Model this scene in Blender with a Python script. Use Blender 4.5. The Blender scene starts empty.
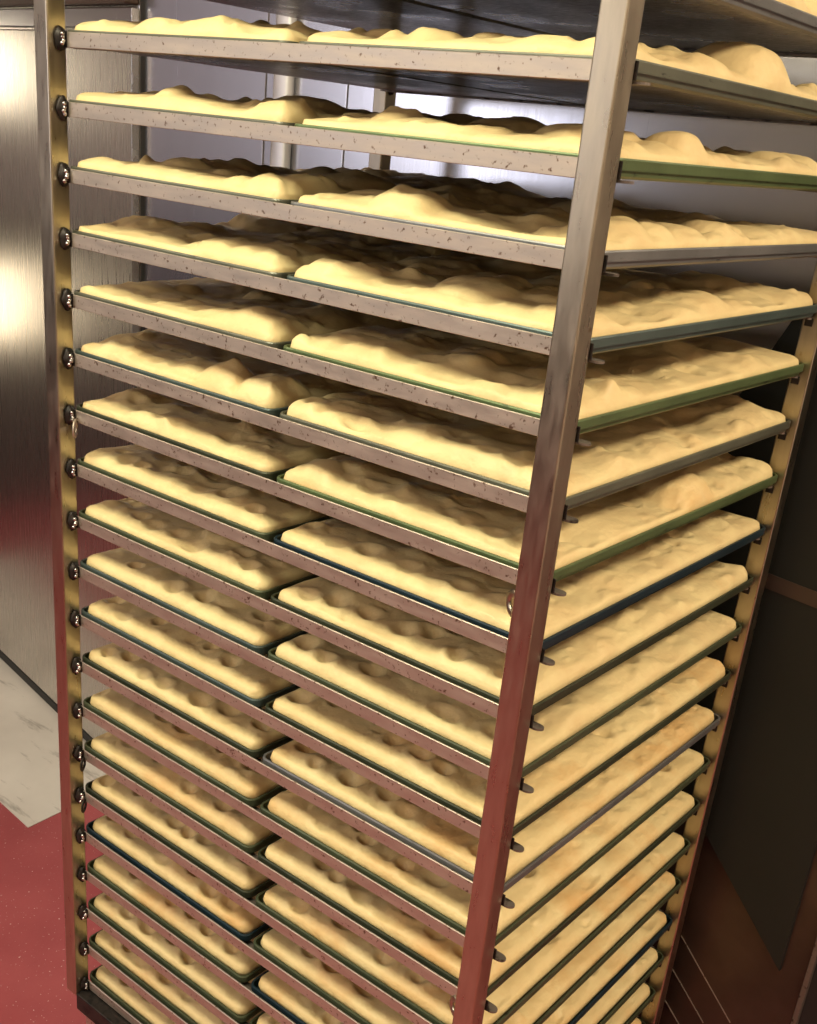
import bpy, bmesh, math
import numpy as np
from mathutils import Vector, Matrix

S = bpy.context.scene
C = S.collection
Z0 = 1.78            # height of the topmost full shelf's rail
SP = 0.08            # shelf spacing
rng = np.random.default_rng(7)

# ------------------------------------------------------------------ materials
class NT:
    def __init__(s, name):
        s.m = bpy.data.materials.new(name); s.m.use_nodes = True
        s.t = s.m.node_tree; s.b = s.t.nodes['Principled BSDF']
    def n(s, typ, **kw):
        x = s.t.nodes.new(typ)
        for k, v in kw.items():
            if k in x.inputs.keys(): x.inputs[k].default_value = v
            else: setattr(x, k, v)
        return x
    def l(s, a, b): s.t.links.new(a, b)
    def setb(s, **kw):
        for k, v in kw.items(): s.b.inputs[k.replace('_', ' ')].default_value = v
    def coords(s, scale=(1, 1, 1), kind='Object', rnd=True):
        tc = s.n('ShaderNodeTexCoord'); mp = s.n('ShaderNodeMapping')
        mp.inputs['Scale'].default_value = scale
        s.l(tc.outputs[kind], mp.inputs['Vector'])
        if rnd:
            oi = s.n('ShaderNodeObjectInfo'); mu = s.n('ShaderNodeMath', operation='MULTIPLY')
            mu.inputs[1].default_value = 37.0
            s.l(oi.outputs['Random'], mu.inputs[0]); cb = s.n('ShaderNodeCombineXYZ')
            for i in range(3): s.l(mu.outputs[0], cb.inputs[i])
            s.l(cb.outputs[0], mp.inputs['Location'])
        return mp.outputs['Vector']
    def noise(s, vec, scale, detail=4, rough=0.55):
        x = s.n('ShaderNodeTexNoise'); x.inputs['Scale'].default_value = scale
        x.inputs['Detail'].default_value = detail; x.inputs['Roughness'].default_value = rough
        s.l(vec, x.inputs['Vector']); return x.outputs['Fac']
    def ramp(s, fac, stops):
        r = s.n('ShaderNodeValToRGB'); e = r.color_ramp.elements
        while len(e) < len(stops): e.new(0.5)
        for el, (p, c) in zip(e, stops):
            el.position = p; el.color = (*c, 1) if isinstance(c, tuple) else (c, c, c, 1)
        s.l(fac, r.inputs['Fac']); return r.outputs['Color']
    def mix(s, fac, a, b, mode='MIX'):
        x = s.n('ShaderNodeMix', data_type='RGBA', blend_type=mode)
        for sock, v in ((x.inputs['Factor'], fac), (x.inputs['A'], a), (x.inputs['B'], b)):
            pass
        ins = [i for i in x.inputs if i.type == 'RGBA']
        f = x.inputs[0]
        if isinstance(fac, (int, float)): f.default_value = fac
        else: s.l(fac, f)
        for sock, v in zip(ins, (a, b)):
            if isinstance(v, tuple): sock.default_value = (*v, 1)
            else: s.l(v, sock)
        return [o for o in x.outputs if o.type == 'RGBA'][0]
    def bump(s, h, strength=0.3, dist=0.002):
        b = s.n('ShaderNodeBump'); b.inputs['Strength'].default_value = strength
        b.inputs['Distance'].default_value = dist
        s.l(h, b.inputs['Height']); s.l(b.outputs['Normal'], s.b.inputs['Normal'])

def mat_metal(name, base, rough, dark=None, amount=0.6, stretch=(1, 1, 1), spot=60, metallic=0.95, bump=0.15):
    m = NT(name); v = m.coords(stretch); v2 = m.coords()
    f = m.noise(v, 14, 5); g = m.noise(v2, spot, 3)
    d = dark or tuple(c * 0.4 for c in base)
    col = m.ramp(f, [(0.3, tuple(c * 0.82 for c in base)), (0.75, base)])
    k = m.ramp(g, [(amount, 0.0), (amount + 0.1, 1.0)])
    col = m.mix(k, col, d)
    m.l(col, m.b.inputs['Base Color'])
    r = m.ramp(f, [(0.25, max(0.05, rough - 0.08)), (0.8, rough + 0.1)])
    m.l(r, m.b.inputs['Roughness'])
    m.setb(Metallic=metallic)
    m.bump(m.noise(v2, 220, 2), bump, 0.0005)
    return m.m

def mat_brushed(name, base, rough, scale=(40, 40, 0.6)):
    m = NT(name); v = m.coords(scale, rnd=False); v2 = m.coords(rnd=False)
    f = m.noise(v, 9, 4); g = m.noise(v2, 2.2, 4)
    col = m.ramp(g, [(0.3, tuple(c * 0.9 for c in base)), (0.7, base)])
    m.l(col, m.b.inputs['Base Color'])
    r = m.ramp(f, [(0.2, rough - 0.02), (0.8, rough + 0.04)])
    m.l(r, m.b.inputs['Roughness']); m.setb(Metallic=1.0)
    m.bump(f, 0.015, 0.0003)
    return m.m

def mat_paint(name, base, rough, dark=(0.02, 0.018, 0.014), amount=0.62, metallic=0.45, spec=0.5):
    m = NT(name); v = m.coords(); vs = m.coords((6, 6, 26))
    f = m.noise(v, 9, 4); g = m.noise(vs, 5, 6, 0.65)
    col = m.ramp(f, [(0.3, tuple(c * 0.72 for c in base)), (0.75, tuple(min(1, c * 1.15) for c in base))])
    k = m.ramp(g, [(amount, 0.0), (amount + 0.12, 1.0)])
    col = m.mix(k, col, dark)
    m.l(col, m.b.inputs['Base Color'])
    m.setb(Roughness=rough, Metallic=metallic)
    m.bump(m.noise(v, 160, 3), 0.2, 0.0006)
    return m.m

def mat_dough(name, light, mid, toast, toast_at, bumps=0.35):
    m = NT(name); v = m.coords()
    f = m.noise(v, 16, 5); g = m.noise(v, 7, 5, 0.6); h = m.noise(v, 70, 4)
    col = m.ramp(f, [(0.3, mid), (0.68, light)])
    k = m.ramp(g, [(toast_at, 0.0), (toast_at + 0.2, 0.75)])
    col = m.mix(k, col, toast)
    m.l(col, m.b.inputs['Base Color'])
    m.setb(Roughness=0.46)
    m.b.inputs['Specular IOR Level'].default_value = 0.35
    hh = m.n('ShaderNodeMath', operation='ADD'); w = m.n('ShaderNodeMath', operation='MULTIPLY')
    m.l(h, w.inputs[0]); w.inputs[1].default_value = 0.18
    m.l(w.outputs[0], hh.inputs[0]); m.l(m.noise(m.coords((1.0, 0.6, 1.0)), 44, 3), hh.inputs[1])
    m.bump(hh.outputs[0], bumps, 0.007)
    return m.m

def mat_plain(name, base, rough, metallic=0.0, var=0.85, scale=8, spec=0.5):
    m = NT(name); v = m.coords(rnd=False)
    f = m.noise(v, scale, 5)
    m.l(m.ramp(f, [(0.3, tuple(c * var for c in base)), (0.7, base)]), m.b.inputs['Base Color'])
    m.setb(Roughness=rough, Metallic=metallic)
    m.b.inputs['Specular IOR Level'].default_value = spec
    return m.m

M = {}
M['post'] = mat_metal('worn_post_steel', (0.50, 0.44, 0.335), 0.32, (0.30, 0.22, 0.14), 0.72, (8, 8, 1.5), 60, 1.0, 0.05)
M['rail'] = mat_metal('stained_rail_steel', (0.56, 0.485, 0.41), 0.46, (0.15, 0.09, 0.06), 0.61, (1.5, 8, 8), 170, 0.8, 0.3)
M['flange'] = mat_metal('sooty_flange_steel', (0.24, 0.20, 0.17), 0.5, (0.05, 0.04, 0.03), 0.55, (1.5, 8, 8), 60, 0.6, 0.3)
M['burnt'] = mat_metal('burnt_weld', (0.030, 0.023, 0.020), 0.5, (0.012, 0.01, 0.009), 0.5, (1, 1, 1), 80, 0.5, 0.4)
M['bead'] = mat_metal('weld_bead', (0.62, 0.60, 0.58), 0.22, (0.12, 0.10, 0.09), 0.55, (1, 1, 1), 90, 1.0, 0.3)
def mat_under():
    m = NT('oily_pan_bottom'); v = m.coords((22, 70, 1)); v2 = m.coords()
    f = m.noise(v, 4, 6, 0.7); g = m.noise(v2, 9, 5)
    col = m.ramp(f, [(0.36, (0.05, 0.047, 0.05)), (0.55, (0.26, 0.25, 0.26)), (0.68, (0.55, 0.54, 0.56))])
    m.l(col, m.b.inputs['Base Color']); m.l(m.ramp(g, [(0.3, 0.22), (0.7, 0.42)]), m.b.inputs['Roughness'])
    m.setb(Metallic=0.75); m.bump(f, 0.4, 0.0006)
    return m.m
M['under'] = mat_under()
T = {
 'green': ((0.105, 0.125, 0.070), 'green'),
 'bright green': ((0.125, 0.175, 0.075), 'bright green'),
 'grey-green': ((0.15, 0.155, 0.115), 'grey-green'),
 'grey': ((0.20, 0.20, 0.20), 'grey'),
 'teal': ((0.095, 0.130, 0.120), 'teal'),
 'navy': ((0.022, 0.045, 0.06), 'navy blue'),
 'dark olive': ((0.065, 0.075, 0.045), 'dark olive'),
}
for k, (c, nm) in T.items():
    M['t_' + k] = mat_paint('tray_' + k.replace(' ', '_').replace('-', '_'), c, 0.38)
M['dough0'] = mat_dough('raw_dough', (0.84, 0.68, 0.35), (0.74, 0.55, 0.27), (0.70, 0.46, 0.20), 0.64, 0.38)
M['dough1'] = mat_dough('proofed_dough', (0.84, 0.68, 0.35), (0.75, 0.56, 0.28), (0.74, 0.46, 0.18), 0.57, 0.48)
M['dough2'] = mat_dough('baked_dough', (0.85, 0.68, 0.35), (0.77, 0.57, 0.27), (0.74, 0.42, 0.15), 0.50, 0.55)
M['steel'] = mat_brushed('brushed_wall_steel', (0.60, 0.60, 0.63), 0.24)
M['steel2'] = mat_brushed('brushed_cabinet_steel', (0.66, 0.63, 0.60), 0.27)
M['trim'] = mat_metal('bright_trim_steel', (0.80, 0.80, 0.82), 0.25, None, 0.8, (1, 1, 1), 30, 1.0, 0.05)
M['satin'] = mat_metal('satin_reflection', (0.72, 0.71, 0.72), 0.5, None, 0.8, (1, 1, 1), 30, 0.9, 0.03)
M['dark'] = mat_plain('dark_gap', (0.02, 0.019, 0.018), 0.6)
M['dark_reflection'] = mat_plain('slate_black_reflection', (0.027, 0.029, 0.025), 0.5, 0.0, 0.8, 3, 0.25)
M['brown_and_reflection'] = mat_plain('brown_steel_and_reflection', (0.14, 0.09, 0.065), 0.42, 0.6, 0.35, 4)  # on the door this brown stands in for the reflected red floor
M['band'] = mat_plain('brown_band', (0.095, 0.065, 0.05), 0.45, 0.3)
M['white'] = mat_plain('warm_wall_paint', (0.74, 0.69, 0.61), 0.7)
M['grey'] = mat_plain('grey_wall_paint', (0.34, 0.32, 0.33), 0.7)
M['added_dark'] = mat_plain('added_dark_wainscot', (0.055, 0.045, 0.042), 0.5)
M['ceil'] = mat_plain('ceiling_paint', (0.75, 0.73, 0.69), 0.8)

def mat_floor():
    m = NT('red_speckled_epoxy'); v = m.coords(rnd=False)
    f = m.noise(v, 3, 5); g = m.noise(v, 150, 2)
    col = m.ramp(f, [(0.3, (0.28, 0.046, 0.054)), (0.7, (0.40, 0.085, 0.092))])
    k = m.ramp(g, [(0.68, 0.0), (0.72, 0.8)])
    col = m.mix(k, col, (0.80, 0.62, 0.58))
    m.l(col, m.b.inputs['Base Color']); m.setb(Roughness=0.45)
    m.bump(m.noise(v, 90, 4), 0.25, 0.002)
    return m.m
def mat_slab():
    m = NT('pale_worn_slab'); v = m.coords((1, 5, 1), rnd=False); v2 = m.coords(rnd=False)
    f = m.noise(v2, 3, 5); g = m.noise(v, 3.5, 6, 0.65)
    col = m.ramp(f, [(0.3, (0.56, 0.52, 0.47)), (0.7, (0.70, 0.66, 0.60))])
    k = m.ramp(g, [(0.555, 0.0), (0.66, 0.7)])
    col = m.mix(k, col, (0.19, 0.17, 0.15))
    m.l(col, m.b.inputs['Base Color']); m.setb(Roughness=0.4)
    m.bump(m.noise(v2, 60, 4), 0.12, 0.002)
    return m.m
M['floor'] = mat_floor(); M['slab'] = mat_slab()

# ------------------------------------------------------------------ helpers
def link(name, me, mats, parent=None, smooth=False):
    o = bpy.data.objects.new(name, me); C.objects.link(o)
    for m in (mats if isinstance(mats, (list, tuple)) else [mats]): me.materials.append(m)
    if parent is not None: o.parent = parent
    if smooth: me.polygons.foreach_set('use_smooth', [True] * len(me.polygons))
    return o
def from_bm(name, bm, mats, parent=None, smooth=False):
    me = bpy.data.meshes.new(name); bmesh.ops.recalc_face_normals(bm, faces=bm.faces[:])
    bm.to_mesh(me); bm.free(); return link(name, me, mats, parent, smooth)
def box(bm, lo, hi, bevel=0.0, seg=2):
    r = bmesh.ops.create_cube(bm, size=1.0)
    vs = r['verts']
    c = (Vector(lo) + Vector(hi)) / 2; d = Vector(hi) - Vector(lo)
    for v in vs: v.co = Vector((v.co.x * d.x, v.co.y * d.y, v.co.z * d.z)) + c
    if bevel:
        es = list({e for v in vs for e in v.link_edges})
        bmesh.ops.bevel(bm, geom=es, offset=bevel, segments=seg, affect='EDGES', profile=0.5)
def prism(bm, pts, z0, z1):
    a = [bm.verts.new((x, y, z0)) for x, y in pts]; b = [bm.verts.new((x, y, z1)) for x, y in pts]
    n = len(pts); fs = [bm.faces.new(a[::-1]), bm.faces.new(b)]
    for i in range(n): fs.append(bm.faces.new((a[i], a[(i + 1) % n], b[(i + 1) % n], b[i])))
    return fs
def struct(o): o['kind'] = 'structure'; return o
def thing(name, label, cat, loc=(0, 0, 0), group=None):
    o = bpy.data.objects.new(name, None); C.objects.link(o); o.location = loc
    o.empty_display_size = 0.05
    o['label'] = label; o['category'] = cat
    if group: o['group'] = group
    return o

# ------------------------------------------------------------------ the room
def slab_obj(name, lo, hi, mat):
    bm = bmesh.new(); box(bm, lo, hi); return struct(from_bm(name, bm, mat))
slab_obj('floor', (-3.2, -3.4, -0.1), (3.4, 1.6, 0.0), M['floor'])
slab_obj('ceiling', (-3.2, -3.4, 2.75), (3.4, 1.6, 2.85), M['ceil'])
slab_obj('wall_front', (-3.2, -3.5, 0.0), (3.4, -3.4, 2.75), M['white'])
slab_obj('wall_left', (-3.3, -3.4, 0.0), (-3.2, 1.6, 2.75), M['grey'])
slab_obj('wall_right', (3.4, -3.4, 0.0), (3.5, 1.6, 2.75), M['white'])

slab_obj('added_trim_6', (-3.19, -3.3995, 0.0), (3.39, -3.38, 1.25), M['added_dark'])  # unseen dark lower wall, added to darken reflections in the steel
slab_obj('added_trim_7', (-3.1995, -3.37, 0.0), (-3.18, 1.59, 1.25), M['added_dark'])  # same added dark lower wall on the left side
# rear steel wall, turned a little towards the camera's right
WD = Vector((math.cos(math.radians(3.1)), math.sin(math.radians(3.1)), 0)); WN = Vector((-WD.y, WD.x, 0))
WP = Vector((-0.744, 0.724, 0))
def wallpt(s, e, z): return WP + WD * s + WN * e + Vector((0, 0, z))
def oriented_box(bm, f, s0, s1, e0, e1, z0, z1, bevel=0):
    n0 = len(bm.verts); box(bm, (s0, e0, z0), (s1, e1, z1), bevel)
    bm.verts.ensure_lookup_table()
    for v in list(bm.verts)[n0:]: v.co = f(v.co.x, v.co.y, v.co.z)
bm = bmesh.new(); oriented_box(bm, wallpt, 0, 4.1, 0, 0.009, 0, 2.75)
struct(from_bm('wall_back', bm, M['steel']))
def wall_trim(name, s0, s1, e0, z0, z1, mat, bevel=0.0):
    bm = bmesh.new(); oriented_box(bm, wallpt, s0, s1, e0, -0.0005, z0, z1, bevel)
    return struct(from_bm(name, bm, mat, None, bevel > 0))
wall_trim('reflection_strip', 0.379, 0.424, -0.022, 0.02, 2.7, M['satin'], 0.010)  # rounded strip shaped to stand in for a blurred pale reflection
wall_trim('trim_2', 0.343, 0.346, -0.003, 0.02, 2.7, M['trim'])
wall_trim('trim_3', 0.548, 0.551, -0.003, 0.02, 2.7, M['trim'])
wall_trim('trim_4', 1.52, 1.524, -0.003, 0.02, 2.7, M['dark'])

# stainless cabinet at the left, its face turned ten degrees
cab = thing('steel_cabinet', 'tall brushed stainless steel cabinet left of the bakery rack', 'cabinet', (-0.749, 0.7097, 0))
CD = Vector((-0.98383, 0.17911, 0)); CN = Vector((0.17911, 0.98383, 0))
def cabpt(s, e, z): return CD * s + CN * e + Vector((0, 0, z))
def cab_part(name, s0, s1, e0, e1, z0, z1, mat, bevel=0.003):
    bm = bmesh.new(); oriented_box(bm, cabpt, s0, s1, e0, e1, z0, z1, bevel)
    return from_bm(name, bm, mat, cab)
cab_part('body', 0.0, 1.9, 0.004, 0.62, 0.03, 2.3, M['steel2'])
cab_part('shadow_plinth', 0.004, 1.88, -0.013, 0.60, 0.0021, 0.0295, M['dark'])  # plinth pushed forward; its dark front draws the shadow gap
cab_part('door', 0.004, 1.4, -0.012, 0.0035, 0.032, 1.848, M['steel2'])
cab_part('fascia', 0.004, 1.4, -0.012, 0.0035, 1.853, 1.893, M['steel'])
cab_part('hood', 0.0, 1.6, -0.03, 0.0035, 1.897, 2.05, M['brown_and_reflection'])
cab_part('corner_trim', 0.0005, 0.004, -0.014, 0.003, 0.045, 1.89, M['trim'], 0.0005)
cab_part('corner_seal', -0.003, -0.0004, 0.005, 0.016, 0.03, 2.3, M['dark'], 0.0005)

# pale slab set in the red floor in front of the cabinet
bm = bmesh.new()
prism(bm, [(-0.788, 0.391), (-0.800, 0.74), (-2.55, 1.06), (-2.55, 0.555)], 0.0003, 0.002)
o = from_bm('trim_5', bm, M['slab']); struct(o)

# steel door behind the rack; its dark and brown shapes imitate reflections
DD = Vector((0.98383, -0.17911, 0)); DN = Vector((0.17911, 0.98383, 0)); DO = DN * 0.835
def doorpt(s, e, z): return DD * s + DN * e + DO + Vector((0, 0, z))
def door_poly(pts, e0, e1):
    bm = bmesh.new()
    a = [bm.verts.new(doorpt(s, e0, z)) for s, z in pts]; b = [bm.verts.new(doorpt(s, e1, z)) for s, z in pts]
    n = len(pts); bm.faces.new(a); bm.faces.new(b[::-1])
    for i in range(n): bm.faces.new((a[i], b[i], b[(i + 1) % n], a[(i + 1) % n]))
    return bm
def sd(x, y): return x * DD.x + y * DD.y
s_edge = sd(1.0242, 0.6622)
door = struct(from_bm('door_1', door_poly([(0.40, 0.02), (s_edge - 0.003, 0.02), (s_edge - 0.003, 1.16), (0.40, 1.16)], 0.004, 0.03), M['brown_and_reflection']))
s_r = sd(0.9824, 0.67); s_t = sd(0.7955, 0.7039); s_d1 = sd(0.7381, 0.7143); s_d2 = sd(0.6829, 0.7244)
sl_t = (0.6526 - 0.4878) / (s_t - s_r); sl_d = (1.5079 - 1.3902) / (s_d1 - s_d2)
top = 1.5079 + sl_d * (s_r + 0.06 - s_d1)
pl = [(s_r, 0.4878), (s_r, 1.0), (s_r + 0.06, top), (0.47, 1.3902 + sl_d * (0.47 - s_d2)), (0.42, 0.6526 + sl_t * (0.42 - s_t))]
from_bm('dark_reflection', door_poly(pl, -0.004, 0.0035), M['dark_reflection'], door)  # flat pointed shape stands in for a dark reflection in the steel
for nm, z0, z1 in (('band', 1.1135, 1.138),):
    from_bm(nm, door_poly([(0.62, z0), (s_r - 0.001, z0), (s_r + 0.002, z1), (0.62, z1)], -0.0055, -0.0042), M['band'], door)
for (x0, y0, za), (x1, y1, zb) in (((0.7944, 0.7041, 0.4236), (0.9229, 0.6807, 0.3218)), ((0.7924, 0.7045, 0.3459), (0.8753, 0.6894, 0.2832)), ((0.791, 0.7047, 0.2733), (0.86, 0.69, 0.222))):
    a, b = sd(x0, y0), sd(x1, y1)
    from_bm('thin_strip', door_poly([(a, za), (b, zb), (b, zb + 0.0022), (a, za + 0.0022)], 0.0025, 0.0038), M['rail'], door)  # thin slanting strips set on the panel
from_bm('seal', door_poly([(s_edge, 0.02), (s_edge + 0.008, 0.02), (s_edge + 0.008, 1.16), (s_edge, 1.16)], -0.002, 0.03), M['flange'], door)
from_bm('shade_gap', door_poly([(s_edge + 0.0085, 0.02), (s_edge + 0.07, 0.02), (s_edge + 0.07, 1.16), (s_edge + 0.0085, 1.16)], 0.006, 0.03), M['dark'], door)  # dark strip stands in for the shaded gap past the panel edge

# ------------------------------------------------------------------ the rack
rack = thing('bakery_rack', 'tall worn steel bakery rack holding stacked trays of pale focaccia', 'rack', (0, 0, 0))
PX0, PX1, PY0, PY1 = -0.028, 0.808, -0.024, 0.662       # outer bounds
POST_BOT, POST_TOP = Z0 - 1.540, Z0 + 0.20
TW = 0.028
def post(x, y):
    bm = bmesh.new(); box(bm, (x, y, POST_BOT), (x + TW, y + 0.028, POST_TOP), 0.0022, 3)
    return from_bm('post', bm, M['post'], rack)
for x, y in ((PX0, PY0), (PX1 - 0.027, PY0), (PX0, PY1 - 0.028), (PX1 - 0.027, PY1 - 0.028)): post(x, y)

def rail_mesh(mirror):
    bm = bmesh.new()
    # upright flange
    box(bm, (0.0008, -0.003, -0.0105), (0.7795, -0.0003, 0.0072), 0.0006, 1)
    # flat flange with a rounded tip running past the front post
    y0, y1, xe = 0.0075, 0.021, (0.788 if mirror else 0.811)
    pts = [(0.0008, -0.0002), (0.779, -0.0002), (0.779, y0), (xe, y0)]
    for i in range(1, 8):
        a = -math.pi / 2 + math.pi * i / 8
        pts.append((xe + math.cos(a) * 0.009, (y0 + y1) / 2 + math.sin(a) * (y1 - y0) / 2))
    pts += [(xe, y1), (0.0008, y1)]
    for f in prism(bm, pts, -0.0104, -0.0080): f.material_index = 1
    if mirror:
        for v in bm.verts: v.co.y = 0.638 - v.co.y
    return bm
def weld_bm(mirror, seed):
    r = np.random.default_rng(seed); bm = bmesh.new()
    rr = bmesh.ops.create_icosphere(bm, subdivisions=3, radius=1.0)
    ph = r.uniform(0, 6, 6)
    for v in rr['verts']:
        c = v.co
        k = 1 + 0.05 * math.sin(5 * c.y + ph[0]) + 0.05 * math.sin(6 * c.z + ph[1]) + 0.08 * math.sin(9 * c.x + ph[2])
        x = 0.0008 + max(0.0, c.x) ** 0.6 * 0.0075 * k
        v.co = Vector((x, -0.0064 + c.y * 0.0088 * k, -0.001 + c.z * 0.0140 * k))
    if mirror:
        for v in bm.verts: v.co.y = 0.638 - v.co.y
    return bm
def bead_bm(mirror, seed):
    r = np.random.default_rng(seed); bm = bmesh.new()
    for i in range(4):
        rr = bmesh.ops.create_icosphere(bm, subdivisions=2, radius=r.uniform(0.0022, 0.0036))
        off = Vector((0.0095 + r.uniform(-0.001, 0.0015), -0.0085 + r.uniform(-0.002, 0.002), -0.007 + i * 0.0038 + r.uniform(-0.001, 0.001)))
        for v in rr['verts']: v.co = v.co + off
    if mirror:
        for v in bm.verts: v.co.y = 0.638 - v.co.y
    return bm
proto = {}
for mir in (0, 1):
    rl = from_bm('rail', rail_mesh(mir), [M['rail'], M['flange']], rack)
    sleeve = bmesh.new(); box(sleeve, (0.0009, -0.0042, -0.0106), (0.0115, -0.0028, 0.0080), 0.0005, 1)
    if mir:
        for v in sleeve.verts: v.co.y = 0.638 - v.co.y
    sl = from_bm('scorch_mark', sleeve, M['burnt'], rl)
    ep = bmesh.new(); box(ep, (0.8000, 0.0043, -0.0079), (0.8110, 0.0062, 0.0078), 0.0004, 1)
    if mir:
        for v in ep.verts: v.co = Vector((v.co.x - 0.0145, 0.638 - v.co.y, v.co.z * 0.7 - 0.0150))
    proto[mir] = (rl, sl, from_bm('end_plate', ep, M['burnt'], rl))
weld_me = [[from_bm('weld', weld_bm(m, 10 * m + i), M['burnt'], proto[m][0], True) for i in range(3)] for m in (0, 1)]
bead_me = [[from_bm('weld_bead', bead_bm(m, 30 * m + i), M['bead'], proto[m][0], True) for i in range(3)] for m in (0, 1)]
keepw = {}
for k in range(-1, 20):
    for mir in (0, 1):
        rl, sl, ep = proto[mir]
        if k == -1: r = rl; s = sl
        else:
            r = rl.copy(); C.objects.link(r); r.parent = rack
            s = sl.copy(); C.objects.link(s); s.parent = r
            e = ep.copy(); C.objects.link(e); e.parent = r
        r.location = (0, 0, Z0 - SP * k)
        i = (k + 1) % 3
        w, b = weld_me[mir][i], bead_me[mir][i]
        if k > 1:
            w = w.copy(); C.objects.link(w); b = b.copy(); C.objects.link(b)
        w.parent = r; b.parent = r
        r['_z'] = k
for o in list(bpy.data.objects):
    if '_z' in o: del o['_z']

def ring_bm(R, r, sx, cut=0.0):
    bm = bmesh.new(); n, m = 28, 10; vs = []
    for i in range(n):
        a = 2 * math.pi * i / n
        vs.append([bm.verts.new(((math.sin(2 * math.pi * j / m) * r * sx), (R + math.cos(2 * math.pi * j / m) * r) * math.cos(a), (R + math.cos(2 * math.pi * j / m) * r) * math.sin(a))) for j in range(m)])
    for i in range(n):
        for j in range(m):
            bm.faces.new((vs[i][j], vs[(i + 1) % n][j], vs[(i + 1) % n][(j + 1) % m], vs[i][(j + 1) % m]))
    return bm
def ring(loc, R, r, mat, rz, sx=0.5):
    bm = ring_bm(R, r, sx); o = from_bm('hanging_ring', bm, mat, rack, True)
    o.location = loc; o.rotation_euler = (0, 0, rz); return o
ring((0.0155, -0.008, Z0 - SP * 6 - 0.018), 0.0105, 0.0038, M['rail'], 0.75)
ring((0.0150, -0.008, Z0 - SP * 13 - 0.015), 0.0085, 0.0035, M['burnt'], 0.6)
ring((0.0150, -0.008, Z0 - SP * 14 - 0.015), 0.0085, 0.0035, M['burnt'], 0.6)
ring((0.772, -0.006, Z0 - SP * 6 - 0.030), 0.0110, 0.0048, M['post'], 1.1)
ring((0.772, -0.006, Z0 - SP * 13 - 0.020), 0.0100, 0.0048, M['post'], 1.1)

# base frame and swivel casters
bm = bmesh.new()
zf = Z0 - 1.5335
for lo, hi in (((0.0002, PY0, zf - 0.035), (0.7805, PY0 + 0.045, zf)), ((0.0002, PY1 - 0.045, zf - 0.035), (0.7805, PY1, zf)),
               ((0.0002, PY0 + 0.0455, zf - 0.035), (0.045, PY1 - 0.0455, zf)), ((0.7355, PY0 + 0.0455, zf - 0.035), (0.7805, PY1 - 0.0455, zf))):
    box(bm, lo, hi, 0.002, 2)
from_bm('base_frame', bm, M['burnt'], rack)
bm = bmesh.new()
zt = POST_TOP + 0.0005
for lo, hi in (((PX0, PY0, zt), (PX1, PY0 + 0.03, zt + 0.03)), ((PX0, PY1 - 0.03, zt), (PX1, PY1, zt + 0.03)),
               ((PX0, PY0 + 0.0305, zt), (PX0 + 0.03, PY1 - 0.0305, zt + 0.03)), ((PX1 - 0.03, PY0 + 0.0305, zt), (PX1, PY1 - 0.0305, zt + 0.03))):
    box(bm, lo, hi, 0.002, 2)
from_bm('top_frame', bm, M['post'], rack)
for x, y in ((0.035, 0.005), (0.745, 0.005), (0.035, 0.633), (0.745, 0.633)):
    bm = bmesh.new()
    box(bm, (x - 0.03, y - 0.025, zf - 0.042), (x + 0.03, y + 0.025, zf - 0.0355), 0.001)
    box(bm, (x - 0.022, y - 0.019, 0.060), (x + 0.022, y - 0.015, zf - 0.042), 0.001)
    box(bm, (x - 0.022, y + 0.015, 0.060), (x + 0.022, y + 0.019, zf - 0.042), 0.001)
    cs = from_bm('caster', bm, M['rail'], rack)
    bm = bmesh.new()
    prof = [(0.055, -0.012), (0.0625, -0.009), (0.0625, 0.009), (0.055, 0.012), (0.012, 0.0135), (0.0005, 0.0135)]
    prof = [(0.0005, -0.0135), (0.012, -0.0135)] + prof
    n = 32; rows = [[bm.verts.new((x + r * math.cos(2 * math.pi * i / n), y + t, 0.0625 + r * math.sin(2 * math.pi * i / n))) for i in range(n)] for r, t in prof]
    for a, b in zip(rows, rows[1:]):
        for i in range(n): bm.faces.new((a[i], a[(i + 1) % n], b[(i + 1) % n], b[i]))
    bm.faces.new(rows[0]); bm.faces.new(rows[-1][::-1])
    from_bm('wheel', bm, M['dark'], cs, True)

# ------------------------------------------------------------------ trays
TX = {'A': (-0.007, 0.389), 'B': (0.399, 0.802)}
TY = (0.0045, 0.6335)
TB, TT = -0.0077, 0.0102          # tray bottom and rim height relative to the rail
def rrect(w, d, r, n=6):
    pts = []
    for cx, cy, a0 in ((w / 2 - r, d / 2 - r, 0), (-w / 2 + r, d / 2 - r, 90), (-w / 2 + r, -d / 2 + r, 180), (w / 2 - r, -d / 2 + r, 270)):
        for i in range(n + 1):
            a = math.radians(a0 + 90 * i / n); pts.append((cx + r * math.cos(a), cy + r * math.sin(a)))
    return pts
def loft(bm, rings, close_bottom=None, close_top=None, mats=None):
    vr = []
    for (w, d, r, z) in rings: vr.append([bm.verts.new((x, y, z)) for x, y in rrect(w, d, r)])
    n = len(vr[0]); out = []
    for a, b in zip(vr, vr[1:]):
        out.append([bm.faces.new((a[i], a[(i + 1) % n], b[(i + 1) % n], b[i])) for i in range(n)])
    return vr, out
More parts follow.
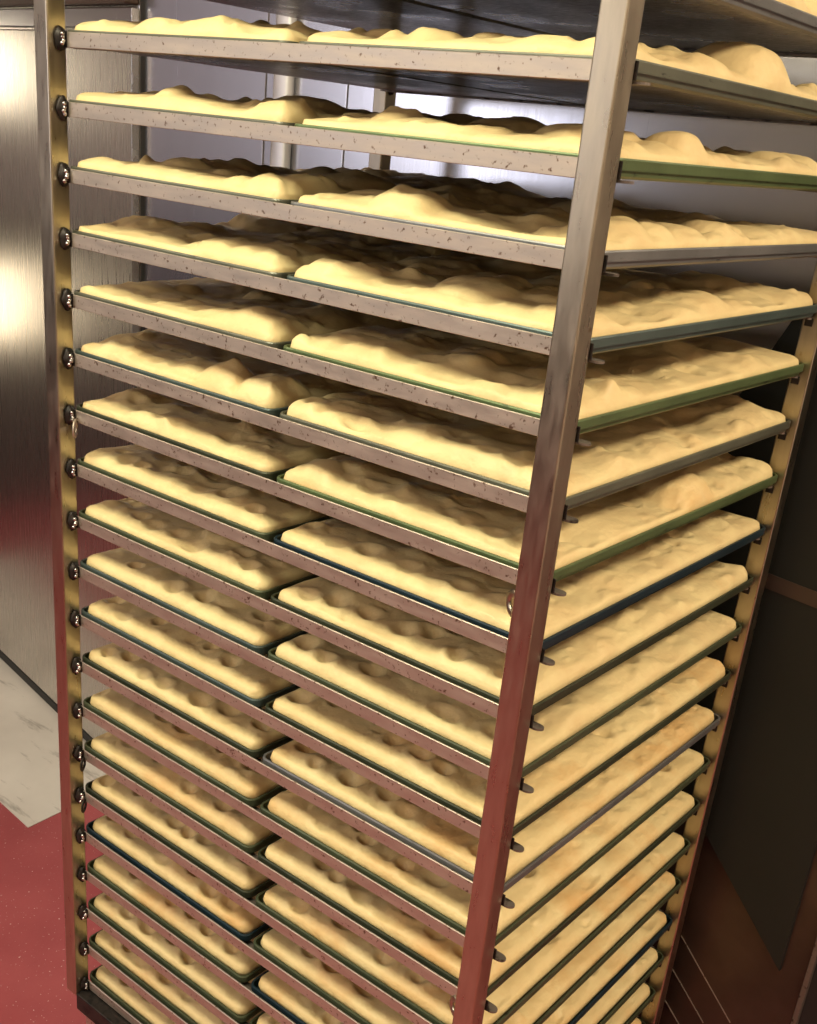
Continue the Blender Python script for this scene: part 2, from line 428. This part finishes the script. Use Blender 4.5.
def tray_meshes(key):
    w = TX[key][1] - TX[key][0]; d = TY[1] - TY[0]; h = TT - TB
    bm = bmesh.new()
    o = 0.0016                                           # the pan wall sits inside the folded rim
    rings = [(w - 0.014, d - 0.014, 0.010, 0.0), (w - 2 * o - 0.004, d - 2 * o - 0.004, 0.012, 0.0025), (w - 2 * o, d - 2 * o, 0.012, h - 0.002),
             (w - 2 * o - 0.002, d - 2 * o - 0.002, 0.011, h - 0.002), (w - 0.010, d - 0.010, 0.010, 0.0030), (w - 0.016, d - 0.016, 0.009, 0.0012)]
    vr, _ = loft(bm, rings)
    fb = bm.faces.new(vr[0][::-1]); ft = bm.faces.new(vr[-1]); fb.material_index = 1
    pan = bm
    rim = bmesh.new()
    rings = [(w - 2 * o + 0.0006, d - 2 * o + 0.0006, 0.0125, h - 0.0100), (w - 0.0004, d - 0.0004, 0.013, h - 0.0104), (w, d, 0.013, h - 0.009), (w, d, 0.013, h - 0.0015),
             (w - 0.0016, d - 0.0016, 0.0125, h), (w - 0.006, d - 0.006, 0.011, h), (w - 0.0072, d - 0.0072, 0.0105, h - 0.0012), (w - 0.0072, d - 0.0072, 0.0105, h - 0.0018), (w - 2 * o + 0.0006, d - 2 * o + 0.0006, 0.0125, h - 0.0019)]
    vr, _ = loft(rim, rings)
    n = len(vr[0])
    for i in range(n): rim.faces.new((vr[-1][i], vr[-1][(i + 1) % n], vr[0][(i + 1) % n], vr[0][i]))
    res = []
    for nm, b in (('pan', pan), ('rim', rim)):
        bmesh.ops.recalc_face_normals(b, faces=b.faces[:]); me = bpy.data.meshes.new(nm); b.to_mesh(me); b.free(); res.append(me)
    return res
base_mesh = {k: tray_meshes(k) for k in TX}

ORD = ['topmost', 'second', 'third', 'fourth', 'fifth', 'sixth', 'seventh', 'eighth', 'ninth', 'tenth', 'eleventh']
def where(k):
    n = k + 1                                            # shelves counted from 0 at the top
    if n == 0: return 'topmost shelf'
    if n <= 10: return ORD[n] + ' shelf from top'
    if k == 19: return 'lowest shelf'
    return ORD[19 - k] + ' shelf from bottom'
SIDE = {'A': 'by black-welded rear-left post', 'B': 'by slanting front post'}
SIDE = {'A': 'beside the black-welded post', 'B': 'beside the front corner post'}
COLA = {-1: 'grey', 0: 'grey-green', 1: 'grey-green', 2: 'grey-green', 3: 'grey-green', 4: 'grey-green', 5: 'teal', 6: 'dark olive', 7: 'green', 8: 'green', 9: 'teal', 10: 'teal', 11: 'dark olive',
        12: 'green', 13: 'green', 14: 'dark olive', 15: 'navy', 16: 'green', 17: 'green', 18: 'green', 19: 'green'}
COLB = {-1: 'grey', 0: 'grey-green', 1: 'bright green', 2: 'grey', 3: 'teal', 4: 'bright green', 5: 'grey-green', 6: 'bright green', 7: 'navy', 8: 'dark olive', 9: 'green', 10: 'dark olive', 11: 'grey',
        12: 'green', 13: 'dark olive', 14: 'green', 15: 'green', 16: 'navy', 17: 'green', 18: 'green', 19: 'dark olive'}

# ------------------------------------------------------------------ dough
def bumps(X, Y, cs, hs, rs, asp=None, ang=None):
    H = np.zeros_like(X)
    for i in range(len(hs)):
        dx, dy = X - cs[i, 0], Y - cs[i, 1]
        if asp is not None:
            c, s = math.cos(ang[i]), math.sin(ang[i]); dx, dy = (c * dx + s * dy), (-s * dx + c * dy) * asp[i]
        q = (dx * dx + dy * dy) / (rs[i] ** 2)
        H += hs[i] * np.exp(-q)
    return H
def domes(X, Y, lst):
    H = np.zeros_like(X)
    for x, y, r, h in lst:
        q = ((X - x) ** 2 + (Y - y) ** 2) / r ** 2
        H = np.maximum(H, h * np.sqrt(np.clip(1 - q * 0.8, 0, 1)) * (1 - np.clip(q * 0.8, 0, 1) ** 3) ** 0.5)
    return H
SPECIAL = {   # big bubbles seen in the photo: level, tray -> (x, y, radius, height) in rack coordinates
    (-1, 'B'): [(0.765, 0.22, 0.055, 0.018), (0.765, 0.33, 0.060, 0.022), (0.765, 0.46, 0.060, 0.022), (0.765, 0.56, 0.05, 0.018)],
    (0, 'B'): [(0.752, 0.345, 0.060, 0.031), (0.66, 0.40, 0.05, 0.012)],
    (0, 'A'): [(0.10, 0.23, 0.055, 0.022), (0.25, 0.25, 0.05, 0.016)],
    (1, 'B'): [(0.762, 0.19, 0.034, 0.016), (0.70, 0.12, 0.05, 0.014), (0.55, 0.20, 0.05, 0.014)],
    (1, 'A'): [(0.36, 0.03, 0.04, 0.010), (0.25, 0.2, 0.05, 0.012)],
    (2, 'B'): [(0.545, 0.045, 0.04, 0.013), (0.755, 0.09, 0.045, 0.016), (0.765, 0.33, 0.040, 0.014), (0.62, 0.3, 0.05, 0.014)],
    (2, 'A'): [(0.2, 0.3, 0.05, 0.010), (0.33, 0.2, 0.05, 0.014)],
    (3, 'A'): [(0.05, 0.33, 0.06, 0.014), (0.33, 0.035, 0.045, 0.008)],
    (3, 'B'): [(0.625, 0.075, 0.045, 0.012), (0.47, 0.2, 0.05, 0.01)],
    (4, 'A'): [(0.34, 0.045, 0.045, 0.010)],
    (4, 'B'): [(0.50, 0.06, 0.06, 0.008), (0.76, 0.45, 0.04, 0.008)],
    (5, 'A'): [(0.275, 0.040, 0.036, 0.016), (0.355, 0.045, 0.043, 0.018)],
    (6, 'B'): [(0.762, 0.375, 0.048, 0.022), (0.72, 0.52, 0.05, 0.008)],
    (7, 'A'): [(0.32, 0.10, 0.06, 0.010)],
    (8, 'A'): [(0.240, 0.085, 0.034, 0.014)],
    (9, 'A'): [(0.265, 0.085, 0.04, 0.012)],
    (10, 'A'): [(0.28, 0.07, 0.04, 0.006)],
}
def dough_mesh(k, key):
    x0, x1 = TX[key]; y0, y1 = TY
    lower = min(1.0, max(0.0, (k - 5) / 6.0))            # 0 bubbly raw sheets at the top .. 1 dimpled flat sheets below
    ins = 0.0046 + 0.0024 * lower * (0.6 + 0.4 * rng.random())
    cx, cy = (x0 + x1) / 2, (y0 + y1) / 2; hw, hd = (x1 - x0) / 2 - ins, (y1 - y0) / 2 - ins
    nx, ny = 112, 168
    def ax(n, h, e):
        t = np.linspace(-1, 1, n); return h * (t * (1 - e) + e * np.sin(t * math.pi / 2))
    gx, gy = ax(nx, hw, 0.55), ax(ny, hd, 0.45)
    X, Y = np.meshgrid(gx, gy)                           # rows along y
    rad = 0.016                                          # round the corners of the grid
    sq = np.maximum(np.abs(X) / hw, np.abs(Y) / hd) + 1e-9
    Bx, By = X / sq, Y / sq                              # same direction on the square boundary
    qx, qy = np.maximum(np.abs(Bx) - (hw - rad), 0), np.maximum(np.abs(By) - (hd - rad), 0)
    both = (qx > 0) & (qy > 0); L = np.sqrt(qx ** 2 + qy ** 2)
    f = np.where(both & (L > rad), (rad / np.maximum(L, 1e-9)), 1.0)
    nBx = np.where(both, np.sign(Bx) * (hw - rad + qx * f), Bx); nBy = np.where(both, np.sign(By) * (hd - rad + qy * f), By)
    wgt = sq ** 6
    X = X + (nBx - Bx) * wgt * sq; Y = Y + (nBy - By) * wgt * sq
    qx, qy = np.maximum(np.abs(X) - (hw - rad), 0), np.maximum(np.abs(Y) - (hd - rad), 0)
    dist = np.where((qx > 0) & (qy > 0), rad - np.sqrt(qx ** 2 + qy ** 2), np.minimum(hw - np.abs(X), hd - np.abs(Y)))
    dist = np.maximum(dist, 0)
    U, V = X + cx, Y + cy
    re = 0.022 - 0.002 * lower
    t = np.clip(dist / re, 0, 1)
    prof = np.sqrt(1 - (1 - t) ** 2.2)
    rim = TT - TB - 0.0012
    H0 = rim + 0.002
    t2 = np.clip(dist / 0.085, 0, 1)
    crown = (0.0050 + 0.0035 * lower) * prof + (0.0085 - 0.003 * lower) * np.sqrt(1 - (1 - t2) ** 2)
    def pts(n): return np.stack([rng.uniform(x0, x1, n), rng.uniform(y0, y1, n)], 1)
    n1 = 60
    und = bumps(U, V, pts(n1), rng.normal(0, 1, n1) * 0.0034 * (1 - 0.55 * lower), rng.uniform(0.03, 0.06, n1))
    n2 = 150
    und += bumps(U, V, pts(n2), rng.normal(0.1, 1, n2) * 0.0034 * (1 - 0.25 * lower), rng.uniform(0.010, 0.024, n2), rng.uniform(1.0, 2.2, n2), rng.uniform(0, 3.14, n2))
    n3 = 420
    und += bumps(U, V, pts(n3), rng.normal(0, 1, n3) * 0.0015, rng.uniform(0.0045, 0.010, n3), rng.uniform(1.0, 3.2, n3), rng.normal(1.57, 0.7, n3))
    und = np.clip(und, -0.012, 0.014)
    if lower < 1:
        nb = int(26 * (1 - lower)) + 4
        lst = [(p[0], p[1], r, h) for p, r, h in zip(pts(nb), rng.uniform(0.014, 0.042, nb), rng.uniform(0.003, 0.009, nb) * (1 - 0.5 * lower))]
    else: lst = []
    lst += SPECIAL.get((k, key), [])
    dm = domes(U, V, lst) if lst else 0
    # finger dimples on a loose grid
    dp = np.zeros_like(U); sx, sy = 0.052, 0.060
    for i in np.arange(x0 + 0.034, x1 - 0.02, sx):
        for j in np.arange(y0 + 0.036, y1 - 0.02, sy):
            if rng.random() < 0.10: continue
            px, py = i + rng.normal(0, 0.010), j + rng.normal(0, 0.011)
            r = rng.uniform(0.0085, 0.0140); a = rng.uniform(0.0055, 0.0140) * (0.22 + 0.78 * lower)
            q = ((U - px) ** 2 + ((V - py) * 1.15) ** 2) / r ** 2
            dp -= a * np.exp(-q ** 1.4); dp += 0.22 * a * np.exp(-((np.sqrt(q) - 1.75) / 0.5) ** 2)
    fade = np.clip(dist / 0.012, 0, 1); fade = fade * fade * (3 - 2 * fade)
    Zt = H0 + crown + (und + dp * np.clip(dist / 0.02, 0, 1)) * fade + dm * np.clip(dist / 0.016, 0, 1) ** 0.5
    Zt = np.maximum(Zt, 0.012)
    edge = dist <= 1e-7
    Zt = np.where(edge, rim - 0.001, Zt)
    Zt = np.minimum(Zt, 0.068)
    ny_, nx_ = U.shape
    V3 = np.stack([U - cx, V - cy, Zt], -1).reshape(-1, 3)
    idx = np.arange(ny_ * nx_).reshape(ny_, nx_)
    q = np.stack([idx[:-1, :-1], idx[:-1, 1:], idx[1:, 1:], idx[1:, :-1]], -1).reshape(-1, 4)
    loop = np.concatenate([idx[0, :-1], idx[:-1, -1], idx[-1, :0:-1], idx[:0:-1, 0]])
    sk = V3[loop].copy(); sk[:, :2] *= np.array([(hw - 0.006 + ins * 0.2) / hw, (hd - 0.006 + ins * 0.2) / hd]); sk[:, 2] = 0.0013
    n0 = len(V3); V3 = np.concatenate([V3, sk]); nl = len(loop); b = np.arange(nl) + n0
    side = np.stack([loop, b, np.roll(b, -1), np.roll(loop, -1)], -1)
    faces = q.tolist() + side.tolist() + [b[::-1].tolist()]
    me = bpy.data.meshes.new('focaccia'); me.from_pydata(V3.tolist(), [], faces); me.update()
    return me

def look(k, key):
    if (k, key) == (0, 'B'): return 'Dough with a huge edge bubble'
    if (k, key) == (5, 'A'): return 'Dough with two smooth front domes'
    if (k, key) == (6, 'B'): return 'Dough with a large smooth dome'
    if (k, key) == (8, 'A'): return 'Dough with one round blister'
    if k <= 3: return 'Pale bubbled dough'
    if k <= 8: return 'Lumpy cream dough'
    if k <= 13: return 'Dimpled cream focaccia'
    return 'Flat dimpled golden-edged focaccia'
for k in range(-1, 20):
    for key, cols in (('A', COLA), ('B', COLB)):
        x0, x1 = TX[key]; z = Z0 - SP * k + TB
        loc = ((x0 + x1) / 2, (TY[0] + TY[1]) / 2, z)
        col = cols[k]
        t = thing('baking_tray', f'{T[col][1]} baking tray {SIDE[key]}, {where(k)}', 'tray', loc, 'baking trays in the rack')
        for nm, me in zip(('pan', 'rim'), base_mesh[key]):
            m2 = me.copy()
            link(nm, m2, [M['t_' + col], M['under']] if nm == 'pan' else M['t_' + col], t)
        dmat = M['dough0'] if k <= 4 else M['dough1'] if k <= 9 else M['dough2']
        b = link('focaccia', dough_mesh(k, key), dmat, None, True)
        b.location = loc
        b['label'] = f'{look(k, key)} {SIDE[key]}, {where(k)}'.replace('  ', ' ')
        b['category'] = 'bread'; b['group'] = 'focaccia sheets in the rack'

# ------------------------------------------------------------------ light
def area(name, loc, target, sx, sy, power, col):
    l = bpy.data.lights.new(name, 'AREA'); l.shape = 'RECTANGLE'; l.size = sx; l.size_y = sy; l.energy = power; l.color = col
    o = bpy.data.objects.new(name, l); C.objects.link(o); o.location = loc
    o.rotation_euler = (Vector(target) - Vector(loc)).to_track_quat('-Z', 'Y').to_euler(); return o
area('unseen_ceiling_light', (0.25, -0.95, 2.72), (0.25, -0.95, 0), 1.4, 0.55, 44, (1.0, 0.955, 0.69))
area('unseen_ceiling_light', (2.1, 0.1, 2.72), (2.1, 0.1, 0), 0.40, 1.4, 44, (1.0, 0.86, 0.62))
area('unseen_ceiling_light', (-1.6, -1.2, 2.72), (-1.6, -1.2, 0), 0.35, 1.3, 14, (1.0, 0.88, 0.70))
area('unseen_ceiling_light', (0.2, -2.7, 2.72), (0.2, -2.7, 0), 2.6, 0.4, 34, (1.0, 0.92, 0.78))  # added fill light for the front wall and the rail faces
area('unseen_cool_light', (-2.15, -3.36, 1.90), (-2.15, 0, 1.90), 1.3, 0.75, 17, (0.84, 0.86, 1.0))  # unseen cool light added for the pale reflection in the rear wall
area('highlight_light', (-3.15, 0.52, 1.78), (0, 0.52, 1.78), 0.16, 0.26, 1.5, (1.0, 0.86, 0.62))  # unseen warm light added for the upper highlight on the cabinet
area('highlight_light', (-3.15, 0.52, 0.90), (0, 0.52, 0.90), 0.16, 0.30, 1.5, (1.0, 0.82, 0.55))  # second added light, for the lower cabinet highlight
wd = bpy.data.worlds.new('room_air'); S.world = wd; wd.use_nodes = True
wd.node_tree.nodes['Background'].inputs[0].default_value = (0.5, 0.47, 0.42, 1); wd.node_tree.nodes['Background'].inputs[1].default_value = 0.3

# ------------------------------------------------------------------ camera
Rm = Matrix(((0.77055182, 0.6304959, 0.09340674), (0.31828528, -0.25366555, -0.91342666), (-0.55221769, 0.73357257, -0.39614001)))
cam = bpy.data.cameras.new('camera'); co = bpy.data.objects.new('camera', cam); C.objects.link(co)
rx, dn, fw = Vector(Rm[0]), Vector(Rm[1]), Vector(Rm[2])
m4 = Matrix((rx, -dn, -fw)).transposed().to_4x4(); m4.translation = Vector((1.328291, -0.937231, -0.063621 + Z0))
co.matrix_world = m4
cam.sensor_fit = 'HORIZONTAL'; cam.sensor_width = 36.0; cam.lens = 36.0 * 1109.148 / 817
cam.shift_x = 5.769 / 817; cam.shift_y = 97.079 / 817; cam.clip_start = 0.02
S.camera = co
S.view_settings.view_transform = 'Standard'; S.view_settings.look = 'None'; S.view_settings.gamma = 1.0
S.view_settings.use_curve_mapping = False; S.view_settings.exposure = 0.07
S.cycles.use_denoising = True
S.cycles.max_bounces = 10; S.cycles.diffuse_bounces = 5; S.cycles.glossy_bounces = 5
